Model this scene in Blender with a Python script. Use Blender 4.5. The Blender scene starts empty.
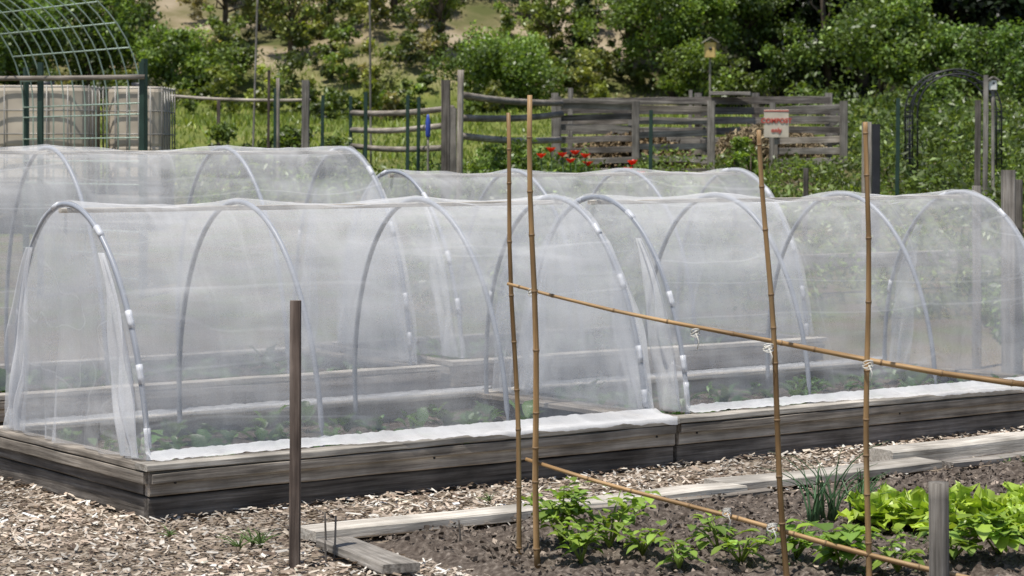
import bpy, math, random
import numpy as np
from mathutils import Vector, Matrix, noise
random.seed(7); rng=np.random.default_rng(7)
S=bpy.context.scene
S.view_settings.view_transform='Standard'
try: S.view_settings.look='None'
except Exception: pass
S.view_settings.exposure=0
COL=S.collection

# ------------------------------------------------------------ materials
def newmat(name):
    m=bpy.data.materials.new(name); m.use_nodes=True
    nt=m.node_tree; nt.nodes.clear()
    out=nt.nodes.new('ShaderNodeOutputMaterial')
    return m,nt,out
def N(nt,t,**k):
    n=nt.nodes.new(t)
    for a,b in k.items(): setattr(n,a,b)
    return n
def ramp(nt,stops):
    r=N(nt,'ShaderNodeValToRGB'); e=r.color_ramp.elements
    while len(e)>1: e.remove(e[-1])
    e[0].position=stops[0][0]; e[0].color=(*stops[0][1],1)
    for p,c in stops[1:]:
        x=e.new(p); x.color=(*c,1)
    return r
def mat_wood(name,dark,mid,light,scale=1.0,rough=0.85):
    m,nt,out=newmat(name); L=nt.links
    tc=N(nt,'ShaderNodeTexCoord'); mp=N(nt,'ShaderNodeMapping')
    mp.inputs['Scale'].default_value=(1.5*scale,38*scale,38*scale)
    oi=N(nt,'ShaderNodeObjectInfo')
    ad=N(nt,'ShaderNodeVectorMath',operation='ADD')
    L.new(tc.outputs['Object'],ad.inputs[0]); L.new(oi.outputs['Random'],ad.inputs[1])
    L.new(ad.outputs[0],mp.inputs['Vector'])
    n1=N(nt,'ShaderNodeTexNoise'); n1.inputs['Scale'].default_value=1.6; n1.inputs['Detail'].default_value=6
    n1.inputs['Roughness'].default_value=0.65
    L.new(mp.outputs[0],n1.inputs['Vector'])
    r=ramp(nt,[(0.3,dark),(0.5,mid),(0.72,light)]); L.new(n1.outputs['Fac'],r.inputs[0])
    n2=N(nt,'ShaderNodeTexNoise'); n2.inputs['Scale'].default_value=4; n2.inputs['Detail'].default_value=4
    L.new(ad.outputs[0],n2.inputs['Vector'])
    mr=N(nt,'ShaderNodeMapRange'); mr.inputs[1].default_value=0.3; mr.inputs[2].default_value=0.7
    mr.inputs[3].default_value=0.55; mr.inputs[4].default_value=1.25; L.new(n2.outputs['Fac'],mr.inputs[0])
    mr2=N(nt,'ShaderNodeMapRange'); mr2.inputs[3].default_value=0.75; mr2.inputs[4].default_value=1.25
    L.new(oi.outputs['Random'],mr2.inputs[0])
    mu=N(nt,'ShaderNodeMath',operation='MULTIPLY'); L.new(mr.outputs[0],mu.inputs[0]); L.new(mr2.outputs[0],mu.inputs[1])
    vm=N(nt,'ShaderNodeVectorMath',operation='SCALE'); L.new(r.outputs[0],vm.inputs[0]); L.new(mu.outputs[0],vm.inputs['Scale'])
    b=N(nt,'ShaderNodeBsdfPrincipled'); b.inputs['Roughness'].default_value=rough
    b.inputs['Specular IOR Level'].default_value=0.2
    L.new(vm.outputs[0],b.inputs['Base Color'])
    bu=N(nt,'ShaderNodeBump'); bu.inputs['Strength'].default_value=0.5; bu.inputs['Distance'].default_value=0.01
    L.new(n1.outputs['Fac'],bu.inputs['Height']); L.new(bu.outputs[0],b.inputs['Normal'])
    L.new(b.outputs[0],out.inputs[0]); return m
def mat_plain(name,col,rough=0.5,metal=0,var=0.2,scale=6,spec=0.5):
    m,nt,out=newmat(name); L=nt.links
    tc=N(nt,'ShaderNodeTexCoord'); n=N(nt,'ShaderNodeTexNoise'); n.inputs['Scale'].default_value=scale; n.inputs['Detail'].default_value=5
    L.new(tc.outputs['Object'],n.inputs['Vector'])
    r=ramp(nt,[(0.3,tuple(c*(1-var) for c in col)),(0.7,tuple(min(1,c*(1+var)) for c in col))])
    L.new(n.outputs['Fac'],r.inputs[0])
    b=N(nt,'ShaderNodeBsdfPrincipled'); b.inputs['Roughness'].default_value=rough; b.inputs['Metallic'].default_value=metal
    b.inputs['Specular IOR Level'].default_value=spec
    L.new(r.outputs[0],b.inputs['Base Color']); L.new(b.outputs[0],out.inputs[0]); return m
def mat_leaf(name,trans=0.35,gloss=0.05):
    m,nt,out=newmat(name); L=nt.links
    at=N(nt,'ShaderNodeAttribute'); at.attribute_name='Col'
    d=N(nt,'ShaderNodeBsdfDiffuse'); t=N(nt,'ShaderNodeBsdfTranslucent'); g=N(nt,'ShaderNodeBsdfGlossy')
    g.inputs['Roughness'].default_value=0.45
    tint=N(nt,'ShaderNodeMix',data_type='RGBA',blend_type='MULTIPLY'); tint.inputs[0].default_value=1
    tint.inputs[7].default_value=(1.4,1.4,0.55,1)
    L.new(at.outputs['Color'],tint.inputs[6])
    L.new(at.outputs['Color'],d.inputs[0]); L.new(tint.outputs[2],t.inputs[0])
    m1=N(nt,'ShaderNodeMixShader'); m1.inputs[0].default_value=trans
    L.new(d.outputs[0],m1.inputs[1]); L.new(t.outputs[0],m1.inputs[2])
    m2=N(nt,'ShaderNodeMixShader'); m2.inputs[0].default_value=gloss
    L.new(m1.outputs[0],m2.inputs[1]); L.new(g.outputs[0],m2.inputs[2])
    L.new(m2.outputs[0],out.inputs[0]); return m
def mat_attr(name,rough=0.9):
    m,nt,out=newmat(name); L=nt.links
    at=N(nt,'ShaderNodeAttribute'); at.attribute_name='Col'
    b=N(nt,'ShaderNodeBsdfPrincipled'); b.inputs['Roughness'].default_value=rough; b.inputs['Specular IOR Level'].default_value=0.15
    n=N(nt,'ShaderNodeTexNoise'); n.inputs['Scale'].default_value=90; tc=N(nt,'ShaderNodeTexCoord')
    L.new(tc.outputs['Object'],n.inputs['Vector'])
    mr=N(nt,'ShaderNodeMapRange'); mr.inputs[3].default_value=0.6; mr.inputs[4].default_value=1.4; L.new(n.outputs['Fac'],mr.inputs[0])
    vm=N(nt,'ShaderNodeVectorMath',operation='SCALE'); L.new(at.outputs['Color'],vm.inputs[0]); L.new(mr.outputs[0],vm.inputs['Scale'])
    L.new(vm.outputs[0],b.inputs['Base Color']); L.new(b.outputs[0],out.inputs[0]); return m
def mat_net(name,lo,hi,crease=0.12):
    m,nt,out=newmat(name); L=nt.links
    tc=N(nt,'ShaderNodeTexCoord'); oi=N(nt,'ShaderNodeObjectInfo'); ad=N(nt,'ShaderNodeVectorMath',operation='ADD')
    L.new(tc.outputs['Object'],ad.inputs[0]); sc_=N(nt,'ShaderNodeMath',operation='MULTIPLY'); sc_.inputs[1].default_value=20
    L.new(oi.outputs['Random'],sc_.inputs[0]); L.new(sc_.outputs[0],ad.inputs[1])
    def nz(sc,scale,det=4,dist=0):
        mp=N(nt,'ShaderNodeMapping'); mp.inputs['Scale'].default_value=sc
        L.new(ad.outputs[0],mp.inputs['Vector'])
        n=N(nt,'ShaderNodeTexNoise'); n.inputs['Scale'].default_value=scale; n.inputs['Detail'].default_value=det; n.inputs['Distortion'].default_value=dist
        L.new(mp.outputs[0],n.inputs['Vector']); return n
    def math_(op,a,b=None,clamp=False):
        x=N(nt,'ShaderNodeMath',operation=op,use_clamp=clamp)
        for i,vv in enumerate((a,b)):
            if vv is None: continue
            if isinstance(vv,(int,float)): x.inputs[i].default_value=vv
            else: L.new(vv,x.inputs[i])
        return x.outputs[0]
    a=nz((0.4,2.6,3.4),2.2,6); b=nz((1,1,1),190,2); c=nz((5,1,0.7),1.4,5)
    s=math_('ADD',a.outputs['Fac'],c.outputs['Fac'])
    mr=N(nt,'ShaderNodeMapRange'); mr.inputs[1].default_value=0.75; mr.inputs[2].default_value=1.3
    mr.inputs[3].default_value=lo; mr.inputs[4].default_value=hi; L.new(s,mr.inputs[0])
    mr2=N(nt,'ShaderNodeMapRange'); mr2.inputs[1].default_value=0.3; mr2.inputs[2].default_value=0.7
    mr2.inputs[3].default_value=-0.05; mr2.inputs[4].default_value=0.05; L.new(b.outputs['Fac'],mr2.inputs[0])
    tot=math_('ADD',mr.outputs[0],mr2.outputs[0])
    for sc,scale,am in (((0.16,1.7,2.4),1.5,1.0),((1.6,.6,.3),1.2,.55)):
        r=nz(sc,scale,1,.2)
        d=math_('ABSOLUTE',math_('SUBTRACT',r.outputs['Fac'],0.5))
        q=N(nt,'ShaderNodeMapRange'); q.inputs[1].default_value=0; q.inputs[2].default_value=.018; q.inputs[3].default_value=crease*am; q.inputs[4].default_value=0
        q.interpolation_type='SMOOTHSTEP'; L.new(d,q.inputs[0]); tot=math_('ADD',tot,q.outputs[0])
    tot=math_('MULTIPLY',tot,1.0,True)
    d=N(nt,'ShaderNodeBsdfDiffuse'); d.inputs[0].default_value=(0.88,0.885,0.90,1)
    t=N(nt,'ShaderNodeBsdfTranslucent'); t.inputs[0].default_value=(0.86,0.865,0.88,1)
    tr=N(nt,'ShaderNodeBsdfTransparent')
    m1=N(nt,'ShaderNodeMixShader'); m1.inputs[0].default_value=0.45
    L.new(d.outputs[0],m1.inputs[1]); L.new(t.outputs[0],m1.inputs[2])
    m2=N(nt,'ShaderNodeMixShader'); L.new(tot,m2.inputs[0]); L.new(tr.outputs[0],m2.inputs[1]); L.new(m1.outputs[0],m2.inputs[2])
    L.new(m2.outputs[0],out.inputs[0]); return m
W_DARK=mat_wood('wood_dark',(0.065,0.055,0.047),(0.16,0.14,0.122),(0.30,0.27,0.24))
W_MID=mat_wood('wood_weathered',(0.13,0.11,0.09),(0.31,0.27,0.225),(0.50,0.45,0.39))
W_PALE=mat_wood('wood_pale',(0.26,0.225,0.185),(0.48,0.44,0.38),(0.65,0.61,0.55))
W_GREY=mat_wood('wood_grey',(0.11,0.10,0.085),(0.255,0.23,0.20),(0.42,0.39,0.35))
W_STAKE=mat_wood('wood_stake',(0.06,0.045,0.038),(0.13,0.10,0.083),(0.24,0.195,0.165))
BAMBOO=mat_wood('bamboo',(0.14,0.08,0.035),(0.33,0.205,0.095),(0.5,0.35,0.19),0.5,0.45)
BAMBOO_NODE=mat_plain('bamboo_node',(0.2,0.125,0.06),0.6)
PVC=mat_plain('pvc_grey',(0.30,0.32,0.36),0.4,0,0.1)
CLIP=mat_plain('clip_white',(0.58,0.59,0.62),0.4,0,0.08)
LEAF=mat_leaf('leaf'); CHIP=mat_attr('chips'); BARK=mat_plain('bark',(0.11,0.085,0.065),0.9,0,0.4,8,0.1)
NET=mat_net('insect_net',0.20,0.46); NETFOLD=mat_net('insect_net_folds',0.35,0.7,.06)
FABRIC=mat_net('net_hem',0.62,0.95,.05)
METAL=mat_plain('galvanised',(0.27,0.26,0.24),0.5,0.3,0.25)
GREENSTEEL=mat_plain('green_steel',(0.025,0.055,0.04),0.5,0.2,0.3)
BLACKSTEEL=mat_plain('black_steel',(0.03,0.03,0.035),0.5,0.3,0.3)
TANK=mat_plain('tank_plastic',(0.50,0.435,0.345),0.5,0,0.3,2.5)
SIGNP=mat_plain('sign_board',(0.62,0.54,0.43),0.7,0,0.15)
WHITE=mat_plain('white_paint',(0.75,0.74,0.70),0.6,0,0.1)
RED=mat_plain('red_paint',(0.55,0.05,0.03),0.6,0,0.1)
STRING=mat_plain('string',(0.7,0.68,0.62),0.8)
BLUE=mat_plain('blue_plastic',(0.04,0.08,0.4),0.5)

# ------------------------------------------------------------ mesh helpers
def link(o,parent=None):
    COL.objects.link(o)
    if parent is not None: o.parent=parent
    return o
def empty(name,loc=(0,0,0),rz=0):
    e=bpy.data.objects.new(name,None); e.location=loc; e.rotation_euler=(0,0,rz); e.empty_display_size=0.2
    COL.objects.link(e); return e
def build(name,blocks,mats,parent=None,smooth=False,link_it=True):
    Vs=[];Fs=[];Cs=[];Ms=[];off=0
    for b in blocks:
        V,F=b[0],b[1]; C=b[2] if len(b)>2 and b[2] is not None else np.full((len(V),3),0.5)
        mi=b[3] if len(b)>3 else 0
        Vs.append(V);Fs.append(F+off);Cs.append(C);Ms.append(np.full(len(F),mi)); off+=len(V)
    V=np.concatenate(Vs).astype(np.float32);F=np.concatenate(Fs).astype(np.int32);C=np.concatenate(Cs);Mi=np.concatenate(Ms).astype(np.int32)
    me=bpy.data.meshes.new(name)
    me.vertices.add(len(V)); me.vertices.foreach_set('co',V.ravel())
    me.loops.add(4*len(F)); me.loops.foreach_set('vertex_index',F.ravel())
    me.polygons.add(len(F)); me.polygons.foreach_set('loop_start',np.arange(0,4*len(F),4,dtype=np.int32))
    for m in mats: me.materials.append(m)
    me.polygons.foreach_set('material_index',Mi)
    if smooth: me.polygons.foreach_set('use_smooth',np.ones(len(F),dtype=bool))
    at=me.color_attributes.new('Col','FLOAT_COLOR','POINT')
    c4=np.ones((len(V),4),dtype=np.float32); c4[:,:3]=C; at.data.foreach_set('color',c4.ravel())
    me.update(calc_edges=True)
    if not link_it: return me
    o=bpy.data.objects.new(name,me); return link(o,parent)
def tube(path,rad,n=8,col=None,mi=0,cap=True):
    P=np.array(path,float); k=len(P)
    R=np.full(k,rad,float) if np.isscalar(rad) else np.array(rad,float)
    if cap:
        P=np.vstack([P[0],P,P[-1]]); R=np.concatenate([[1e-4],R,[1e-4]]); k+=2
    T=np.gradient(P,axis=0); 
    if cap: T[0]=T[1]=P[2]-P[1]; T[-1]=T[-2]=P[-2]-P[-3]
    T/= (np.linalg.norm(T,axis=1,keepdims=True)+1e-12)
    ref=np.array([0,0,1.0]) if abs(T[:,2]).mean()<0.8 else np.array([1.0,0,0])
    A=np.cross(T,ref); 
    bad=np.linalg.norm(A,axis=1)<0.05
    if bad.any(): A[bad]=np.cross(T[bad],np.array([0.3,1,0.1]))
    A/=np.linalg.norm(A,axis=1,keepdims=True); B=np.cross(T,A)
    th=np.linspace(0,2*np.pi,n,endpoint=False)
    V=P[:,None,:]+R[:,None,None]*(np.cos(th)[None,:,None]*A[:,None,:]+np.sin(th)[None,:,None]*B[:,None,:])
    idx=np.arange(k*n).reshape(k,n); a=idx[:-1]; b=np.roll(idx,-1,axis=1)[:-1]; c=np.roll(idx,-1,axis=1)[1:]; d=idx[1:]
    F=np.stack([a,b,c,d],-1).reshape(-1,4)
    V=V.reshape(-1,3)
    C=None if col is None else np.tile(col,(len(V),1))
    return (V,F,C,mi)
def gridF(nu,nv):
    idx=np.arange(nu*nv).reshape(nu,nv)
    return np.stack([idx[:-1,:-1],idx[1:,:-1],idx[1:,1:],idx[:-1,1:]],-1).reshape(-1,4)
def beam(name,p,q,w,h,mat,parent=None,up=(0,0,1),jit=0.002,roll=0.0):
    """plank from p to q; w across, h along 'up'. local X runs along the grain"""
    p=Vector(p);q=Vector(q); X=(q-p); Ln=X.length; X.normalize(); U=Vector(up)
    if abs(X.dot(U))>0.95: U=Vector((0,1,0))
    Y=U.cross(X).normalized(); Z=X.cross(Y)
    seg=max(2,int(Ln/0.25)); c=min(w,h)*0.12
    prof=[(-w/2+c,-h/2),(w/2-c,-h/2),(w/2,-h/2+c),(w/2,h/2-c),(w/2-c,h/2),(-w/2+c,h/2),(-w/2,h/2-c),(-w/2,-h/2+c)]
    V=[];F=[]
    for i in range(seg+1):
        x=Ln*i/seg; oy=random.uniform(-jit,jit); oz=random.uniform(-jit,jit)
        for a,b in prof: V.append((x,a+oy+random.uniform(-jit,jit)*.4,b+oz+random.uniform(-jit,jit)*.4))
    for i in range(seg):
        for j in range(8):
            F.append((i*8+j,i*8+(j+1)%8,(i+1)*8+(j+1)%8,(i+1)*8+j))
    F.append(tuple(range(7,-1,-1))); F.append(tuple(range(seg*8,seg*8+8)))
    me=bpy.data.meshes.new(name); me.from_pydata(V,[],[tuple(reversed(f)) for f in F]); me.materials.append(mat)
    o=bpy.data.objects.new(name,me)
    M=Matrix((X,Y,Z)).transposed().to_4x4(); M.translation=p
    o.matrix_local=M @ Matrix.Rotation(roll,4,'X')
    return link(o,parent)
def rod(name,p,q,r,mat,parent=None,n=10,taper=1.0,bend=0.0,seg=8):
    """round pole as object with local X along it"""
    p=Vector(p);q=Vector(q); X=(q-p);Ln=X.length;X.normalize();U=Vector((0,0,1))
    if abs(X.dot(U))>0.95:U=Vector((0,1,0))
    Y=U.cross(X).normalized();Z=X.cross(Y)
    t=np.linspace(0,1,seg+1); path=np.stack([t*Ln,np.sin(t*7)*bend*.4,-np.sin(t*np.pi)*bend],-1)
    o=build(name,[tube(path,r*(1+(taper-1)*t),n)],[mat],parent,True)
    M=Matrix((X,Y,Z)).transposed().to_4x4();M.translation=p;o.matrix_local=M;return o
def bamboo(name,p,q,r,sag=0.0,taper=0.75,seed=0):
    rr=random.Random(seed); p=Vector(p);q=Vector(q);X=(q-p);Ln=X.length;X.normalize();U=Vector((0,0,1))
    if abs(X.dot(U))>0.95:U=Vector((0,1,0))
    Y=U.cross(X).normalized();Z=X.cross(Y)
    xs=[0];rs=[r];nodes=[]
    x=rr.uniform(.05,.12)
    while x<Ln-.03:
        f=1+(taper-1)*x/Ln
        xs+= [x-.012,x-.003,x+.003,x+.012]; rs+=[r*f*.96,r*f*1.12,r*f*1.08,r*f]; nodes.append((x,r*f)); x+=rr.uniform(.12,.26)
    xs.append(Ln);rs.append(r*taper)
    xs=np.array(xs);ph=rr.uniform(0,6)
    f=lambda t:np.stack([t*Ln,.007*np.sin(t*9+ph)*Ln*.5,-sag*np.sin(t*np.pi)+.005*np.sin(t*11+ph)*Ln*.5],-1)
    bl=[tube(f(xs/Ln),rs,10)]
    for nx,nr in nodes:
        tt=np.array([nx-.004,nx+.003])/Ln; bl.append((*tube(f(tt),nr*1.15,10)[:3],1))
    o=build(name,bl,[BAMBOO,BAMBOO_NODE],None,True)
    M=Matrix((X,Y,Z)).transposed().to_4x4();M.translation=p;o.matrix_local=M;return o
def cloud(C,size,cols,up=0.35,aspect=0.55):
    n=len(C); nrm=rng.normal(size=(n,3)); nrm[:,2]+=up*2; nrm/=np.linalg.norm(nrm,axis=1,keepdims=True)
    t=np.cross(nrm,rng.normal(size=(n,3))); t/=np.linalg.norm(t,axis=1,keepdims=True)+1e-9; b=np.cross(nrm,t)
    s=np.asarray(size).reshape(-1,1)*np.ones((n,1))
    fold=nrm*s*0.25
    V=np.stack([C-t*s,C+b*s*aspect+fold,C+t*s,C-b*s*aspect+fold],1).reshape(-1,3)
    F=np.arange(4*n).reshape(n,4); return (V,F,np.repeat(cols,4,axis=0))
def leafcols(n,base,v=0.35,yel=0.25):
    c=np.tile(np.array(base,float),(n,1)); k=np.exp(rng.normal(0,v,size=(n,1))); c=c*k
    y=rng.random((n,1))*yel; c=c*(1-y)+c*np.array([[1.9,1.35,0.6]])*y
    return np.clip(c,0.003,0.75)
def sphere_pts(n):
    p=rng.normal(size=(n,3)); p/=np.linalg.norm(p,axis=1,keepdims=True); return p*(rng.random((n,1))**0.45)
def grow(base,h,rx,n,leaf,color,clumps=22,trunk=True,bottom=0.25,barkcol=(0.12,0.09,0.07),v=0.35,yel=0.25):
    """tree / shrub: tapered trunk, limbs, leaf clumps"""
    base=np.array(base,float); bl=[]; cc=[]
    H=h*(1-bottom)
    for i in range(clumps):
        p=sphere_pts(1)[0]; z=bottom*h+H*(0.5+0.46*p[2])*random.uniform(.85,1.12); w=1.0-0.35*max(0,p[2]); w*=random.uniform(.8,1.2)
        cc.append([p[0]*rx*.85*w,p[1]*rx*.85*w,z])
    cc=np.array(cc)
    if trunk:
        lean=rng.normal(0,.05,2)*h
        tp=np.array([[0,0,-.1],[lean[0]*.3,lean[1]*.3,h*.3],[lean[0],lean[1],h*.62],[lean[0]*1.2,lean[1]*1.1,h*.85]])+base
        r0=.028*h; bl.append(tube(tp,[r0,r0*.75,r0*.4,r0*.12],7,barkcol,1))
        for c in cc[::2]:
            st=base+np.array([lean[0]*.5,lean[1]*.5,min(c[2]*.6,h*.5)]); en=base+c; mid=(st+en)/2+rng.normal(0,.04,3)*h
            bl.append(tube([st,mid,en],[r0*.35,r0*.2,r0*.06],5,barkcol,1))
    per=n//clumps
    P=[];K=[]
    for c in cc:
        m=int(per*random.uniform(.5,1.5)); r=rx*random.uniform(.15,.42)
        q=sphere_pts(m)*np.array([r*random.uniform(.8,1.3),r,r*random.uniform(.5,.9)]); q+=rng.normal(0,.06*rx,(m,3))
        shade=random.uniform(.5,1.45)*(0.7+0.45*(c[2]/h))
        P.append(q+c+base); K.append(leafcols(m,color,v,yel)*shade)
    P=np.concatenate(P);K=np.concatenate(K)
    ok=P[:,2]>base[2]+.02; P=P[ok];K=K[ok]
    bl.append(cloud(P,leaf*rng.uniform(.6,1.35,len(P)),K)); return bl
def conifer(base,h,r,n,leaf,color):
    base=np.array(base,float); t=rng.random(n)**.75; z=h*(.08+.92*t)
    ang=rng.random(n)*2*np.pi; lay=(np.floor(t*16)+.5)/16; rr=r*(1-t)*(0.55+.45*np.sin(ang*5+lay*37))*(rng.random(n)**.5)
    P=np.stack([np.cos(ang)*rr,np.sin(ang)*rr,z-rr*.3],-1)+base
    bl=[tube([base+[0,0,-.1],base+[0,0,h*.95]],[.02*h,.004*h],6,(0.08,.06,.05),1)]
    bl.append(cloud(P,leaf*rng.uniform(.6,1.3,n),leafcols(n,color,.4,.1))); return bl
def leaves(base,dirs,length,width,cols,droop=0.35,fold=0.18,ruf=0.0,nx=3,ny=5):
    n=len(base); d=dirs/np.linalg.norm(dirs,axis=1,keepdims=True)
    s=np.cross(d,np.array([0,0,1.0])); s/=np.linalg.norm(s,axis=1,keepdims=True)+1e-9; u=np.cross(s,d)
    t=np.linspace(0,1,ny); prof=np.interp(t,[0,.2,.45,.75,1],[.06,.75,1,.7,.04]); a=np.linspace(-1,1,nx)
    L=np.broadcast_to(np.asarray(length,float),(n,)).reshape(n,1,1,1); Wd=np.broadcast_to(np.asarray(width,float),(n,)).reshape(n,1,1,1)
    T=t[None,:,None,None]; Aa=a[None,None,:,None]; Pf=prof[None,:,None,None]
    V=base[:,None,None,:]+d[:,None,None,:]*T*L + s[:,None,None,:]*Aa*Pf*Wd*.5 + u[:,None,None,:]*(np.abs(Aa)*fold*Wd*Pf)
    V=V-np.array([0,0,1.0])*(T**2)*droop*L
    if ruf: V=V+rng.normal(0,1,(n,ny,nx,3))*ruf*Wd*np.abs(Aa)
    f=gridF(ny,nx); F=(f[None]+(np.arange(n)*ny*nx)[:,None,None]).reshape(-1,4)
    rib=np.tile(np.where(np.abs(a)<.01,1.15,1.0),ny*n)[:,None]
    cg=np.repeat(cols,ny*nx,axis=0)*rib
    return (V.reshape(-1,3),F,cg)
def fbm(x,y,s,o=4):
    return noise.fractal(Vector((x*s,y*s,1.7)),1.0,2.0,o)

# ------------------------------------------------------------ terrain
TX=[-50,17.5,25,30,35,40,47,60,110,260]; TZ=[0,0,.95,1.35,1.72,2.1,2.6,6.9,24,40]
def terr(x,y):
    z=float(np.interp(y,TX,TZ))
    if y>20: z+=fbm(x,y,.18,3)*min(.9,(y-20)*.016)
    return z
xs=np.unique(np.concatenate([np.linspace(-160,-22,24),np.linspace(-22,22,90),np.linspace(22,160,24)]))
ys=np.unique(np.concatenate([np.linspace(-40,6,10),np.linspace(6,75,130),np.linspace(75,260,30)]))
V=np.array([[x,y,terr(x,y)] for x in xs for y in ys])
m,nt,out=newmat('ground_cover'); L=nt.links
ge=N(nt,'ShaderNodeNewGeometry'); sx=N(nt,'ShaderNodeSeparateXYZ'); L.new(ge.outputs['Position'],sx.inputs[0])
def noi(sc,det=5):
    n=N(nt,'ShaderNodeTexNoise'); n.inputs['Scale'].default_value=sc; n.inputs['Detail'].default_value=det
    L.new(ge.outputs['Position'],n.inputs['Vector']); return n
def step(val,lo,hi):
    r=N(nt,'ShaderNodeMapRange'); r.interpolation_type='SMOOTHSTEP'; r.inputs[1].default_value=lo; r.inputs[2].default_value=hi; L.new(val,r.inputs[0]); return r.outputs[0]
def mixc(f,a,b):
    x=N(nt,'ShaderNodeMix',data_type='RGBA'); L.new(f,x.inputs[0]); L.new(a,x.inputs[6]); L.new(b,x.inputs[7]); return x.outputs[2]
def wob(axis,amt,sc):
    n=noi(sc,3); ma=N(nt,'ShaderNodeMath',operation='MULTIPLY_ADD'); L.new(n.outputs['Fac'],ma.inputs[0]); ma.inputs[1].default_value=amt; L.new(axis,ma.inputs[2]); return ma.outputs[0]
c1=ramp(nt,[(.3,(.11,.085,.065)),(.5,(.26,.21,.16)),(.7,(.40,.34,.27))]); L.new(noi(55,6).outputs['Fac'],c1.inputs[0])
c2=ramp(nt,[(.35,(.15,.115,.08)),(.5,(.12,.11,.05)),(.65,(.12,.15,.04))]); L.new(noi(3,6).outputs['Fac'],c2.inputs[0])
c3=ramp(nt,[(.3,(.11,.14,.035)),(.55,(.17,.19,.05)),(.7,(.25,.24,.09))]); L.new(noi(1.2,8).outputs['Fac'],c3.inputs[0])
c4=ramp(nt,[(.36,(.10,.11,.04)),(.46,(.18,.16,.08)),(.55,(.30,.245,.16)),(.66,(.40,.33,.24))]); L.new(noi(.55,10).outputs['Fac'],c4.inputs[0])
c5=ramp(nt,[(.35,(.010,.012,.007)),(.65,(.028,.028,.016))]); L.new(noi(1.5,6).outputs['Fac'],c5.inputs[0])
yw=wob(sx.outputs['Y'],3,.5); xw=wob(sx.outputs['X'],3,.4)
c=mixc(step(yw,18.5,20.5),c1.outputs[0],c2.outputs[0]); c=mixc(step(yw,31,35),c,c3.outputs[0]); c=mixc(step(yw,48.5,52),c,c4.outputs[0])
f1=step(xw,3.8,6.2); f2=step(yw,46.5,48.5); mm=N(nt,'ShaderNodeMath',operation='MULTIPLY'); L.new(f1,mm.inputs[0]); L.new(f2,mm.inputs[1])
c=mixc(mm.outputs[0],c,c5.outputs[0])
b=N(nt,'ShaderNodeBsdfPrincipled'); b.inputs['Roughness'].default_value=.95; b.inputs['Specular IOR Level'].default_value=.1
L.new(c,b.inputs['Base Color']); bu=N(nt,'ShaderNodeBump'); bu.inputs['Distance'].default_value=.03; bu.inputs['Strength'].default_value=.8
L.new(noi(40,6).outputs['Fac'],bu.inputs['Height']); L.new(bu.outputs[0],b.inputs['Normal']); L.new(b.outputs[0],out.inputs[0])
build('ground',[(V,gridF(len(xs),len(ys)))],[m],None,True)

# garden frame: a along the raised beds, b towards the back
A0=np.array([-1.546,9.61]); u=np.array([.808,.589]); v=np.array([-.589,.808]); RZ=math.atan2(.589,.808)
def ab(a,b): return A0+u*a+v*b
def inv(P):
    d=P-A0; return d@u,d@v

# ------------------------------------------------------------ wood chips
n=100000
P=np.stack([rng.uniform(-4.2,5.6,n),rng.uniform(7.6,14.2,n)],-1)
a,bb=inv(P)
ok=~((a>0.01)&(a<6.15)&(bb>0.01)&(bb<1.68)) & ~((a>.42)&(bb<-1.0)) & ~((a>0)&(bb>2.2)&(a<8))
dens=rng.random(n)<np.where((bb>-.9)|(a<.4),1,0.3)
P=P[ok&dens]; n=len(P)
pal=np.array([[.50,.43,.35],[.40,.33,.265],[.58,.54,.48],[.27,.21,.16],[.15,.11,.085],[.44,.35,.275],[.66,.61,.54]])
K=pal[rng.choice(7,n,p=[.22,.2,.14,.16,.1,.12,.06])]*np.exp(rng.normal(0,.2,(n,1)))
patch=np.array([0.85+0.55*fbm(p[0],p[1],1.3,3) for p in P])[:,None]; K=np.clip(K*np.clip(patch,.5,1.15),.02,.75)
ang=rng.random(n)*np.pi; ln=rng.uniform(.006,.025,n)*rng.choice([1,1.6],n,p=[.9,.1]); wd=rng.uniform(.003,.008,n)
tz=rng.normal(0,.22,n); t=np.stack([np.cos(ang),np.sin(ang),tz],-1)*ln[:,None]; s=np.stack([-np.sin(ang),np.cos(ang),rng.normal(0,.35,n)],-1)*wd[:,None]
Cc=np.stack([P[:,0],P[:,1],rng.uniform(.006,.03,n)],-1)
Vc=np.stack([Cc-t-s,Cc+t*.9-s,Cc+t+s*.7,Cc-t*.95+s],1).reshape(-1,3)
build('wood_chips',[(Vc,np.arange(4*n).reshape(n,4),np.repeat(K,4,axis=0))],[CHIP])

# ------------------------------------------------------------ dark garden soil
na,nb=230,130
aa=np.linspace(.42,5.6,na); bv=np.linspace(-3.6,-.98,nb)
V=[]
for x in aa:
    for y in bv:
        p=ab(x,y); edge=min(1,(x-.42)/.1,(-.98-y)/.1)
        h=.03+.03*fbm(p[0],p[1],5,5)+.025*fbm(p[0]+9,p[1],19,3)
        V.append([p[0],p[1],max(-.02,edge*h+.002) if edge>0 else -.01])
m,nt,out=newmat('soil_dark'); L=nt.links; ge=N(nt,'ShaderNodeNewGeometry')
c1=ramp(nt,[(.3,(.055,.042,.034)),(.55,(.135,.11,.09)),(.72,(.26,.22,.185))]); L.new(noi(38,7).outputs['Fac'],c1.inputs[0])
b=N(nt,'ShaderNodeBsdfPrincipled'); b.inputs['Roughness'].default_value=.95; b.inputs['Specular IOR Level'].default_value=.1
L.new(c1.outputs[0],b.inputs['Base Color']); bu=N(nt,'ShaderNodeBump'); bu.inputs['Distance'].default_value=.02; L.new(noi(60,6).outputs['Fac'],bu.inputs['Height'])
L.new(bu.outputs[0],b.inputs['Normal']); L.new(b.outputs[0],out.inputs[0]); SOIL=m
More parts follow.
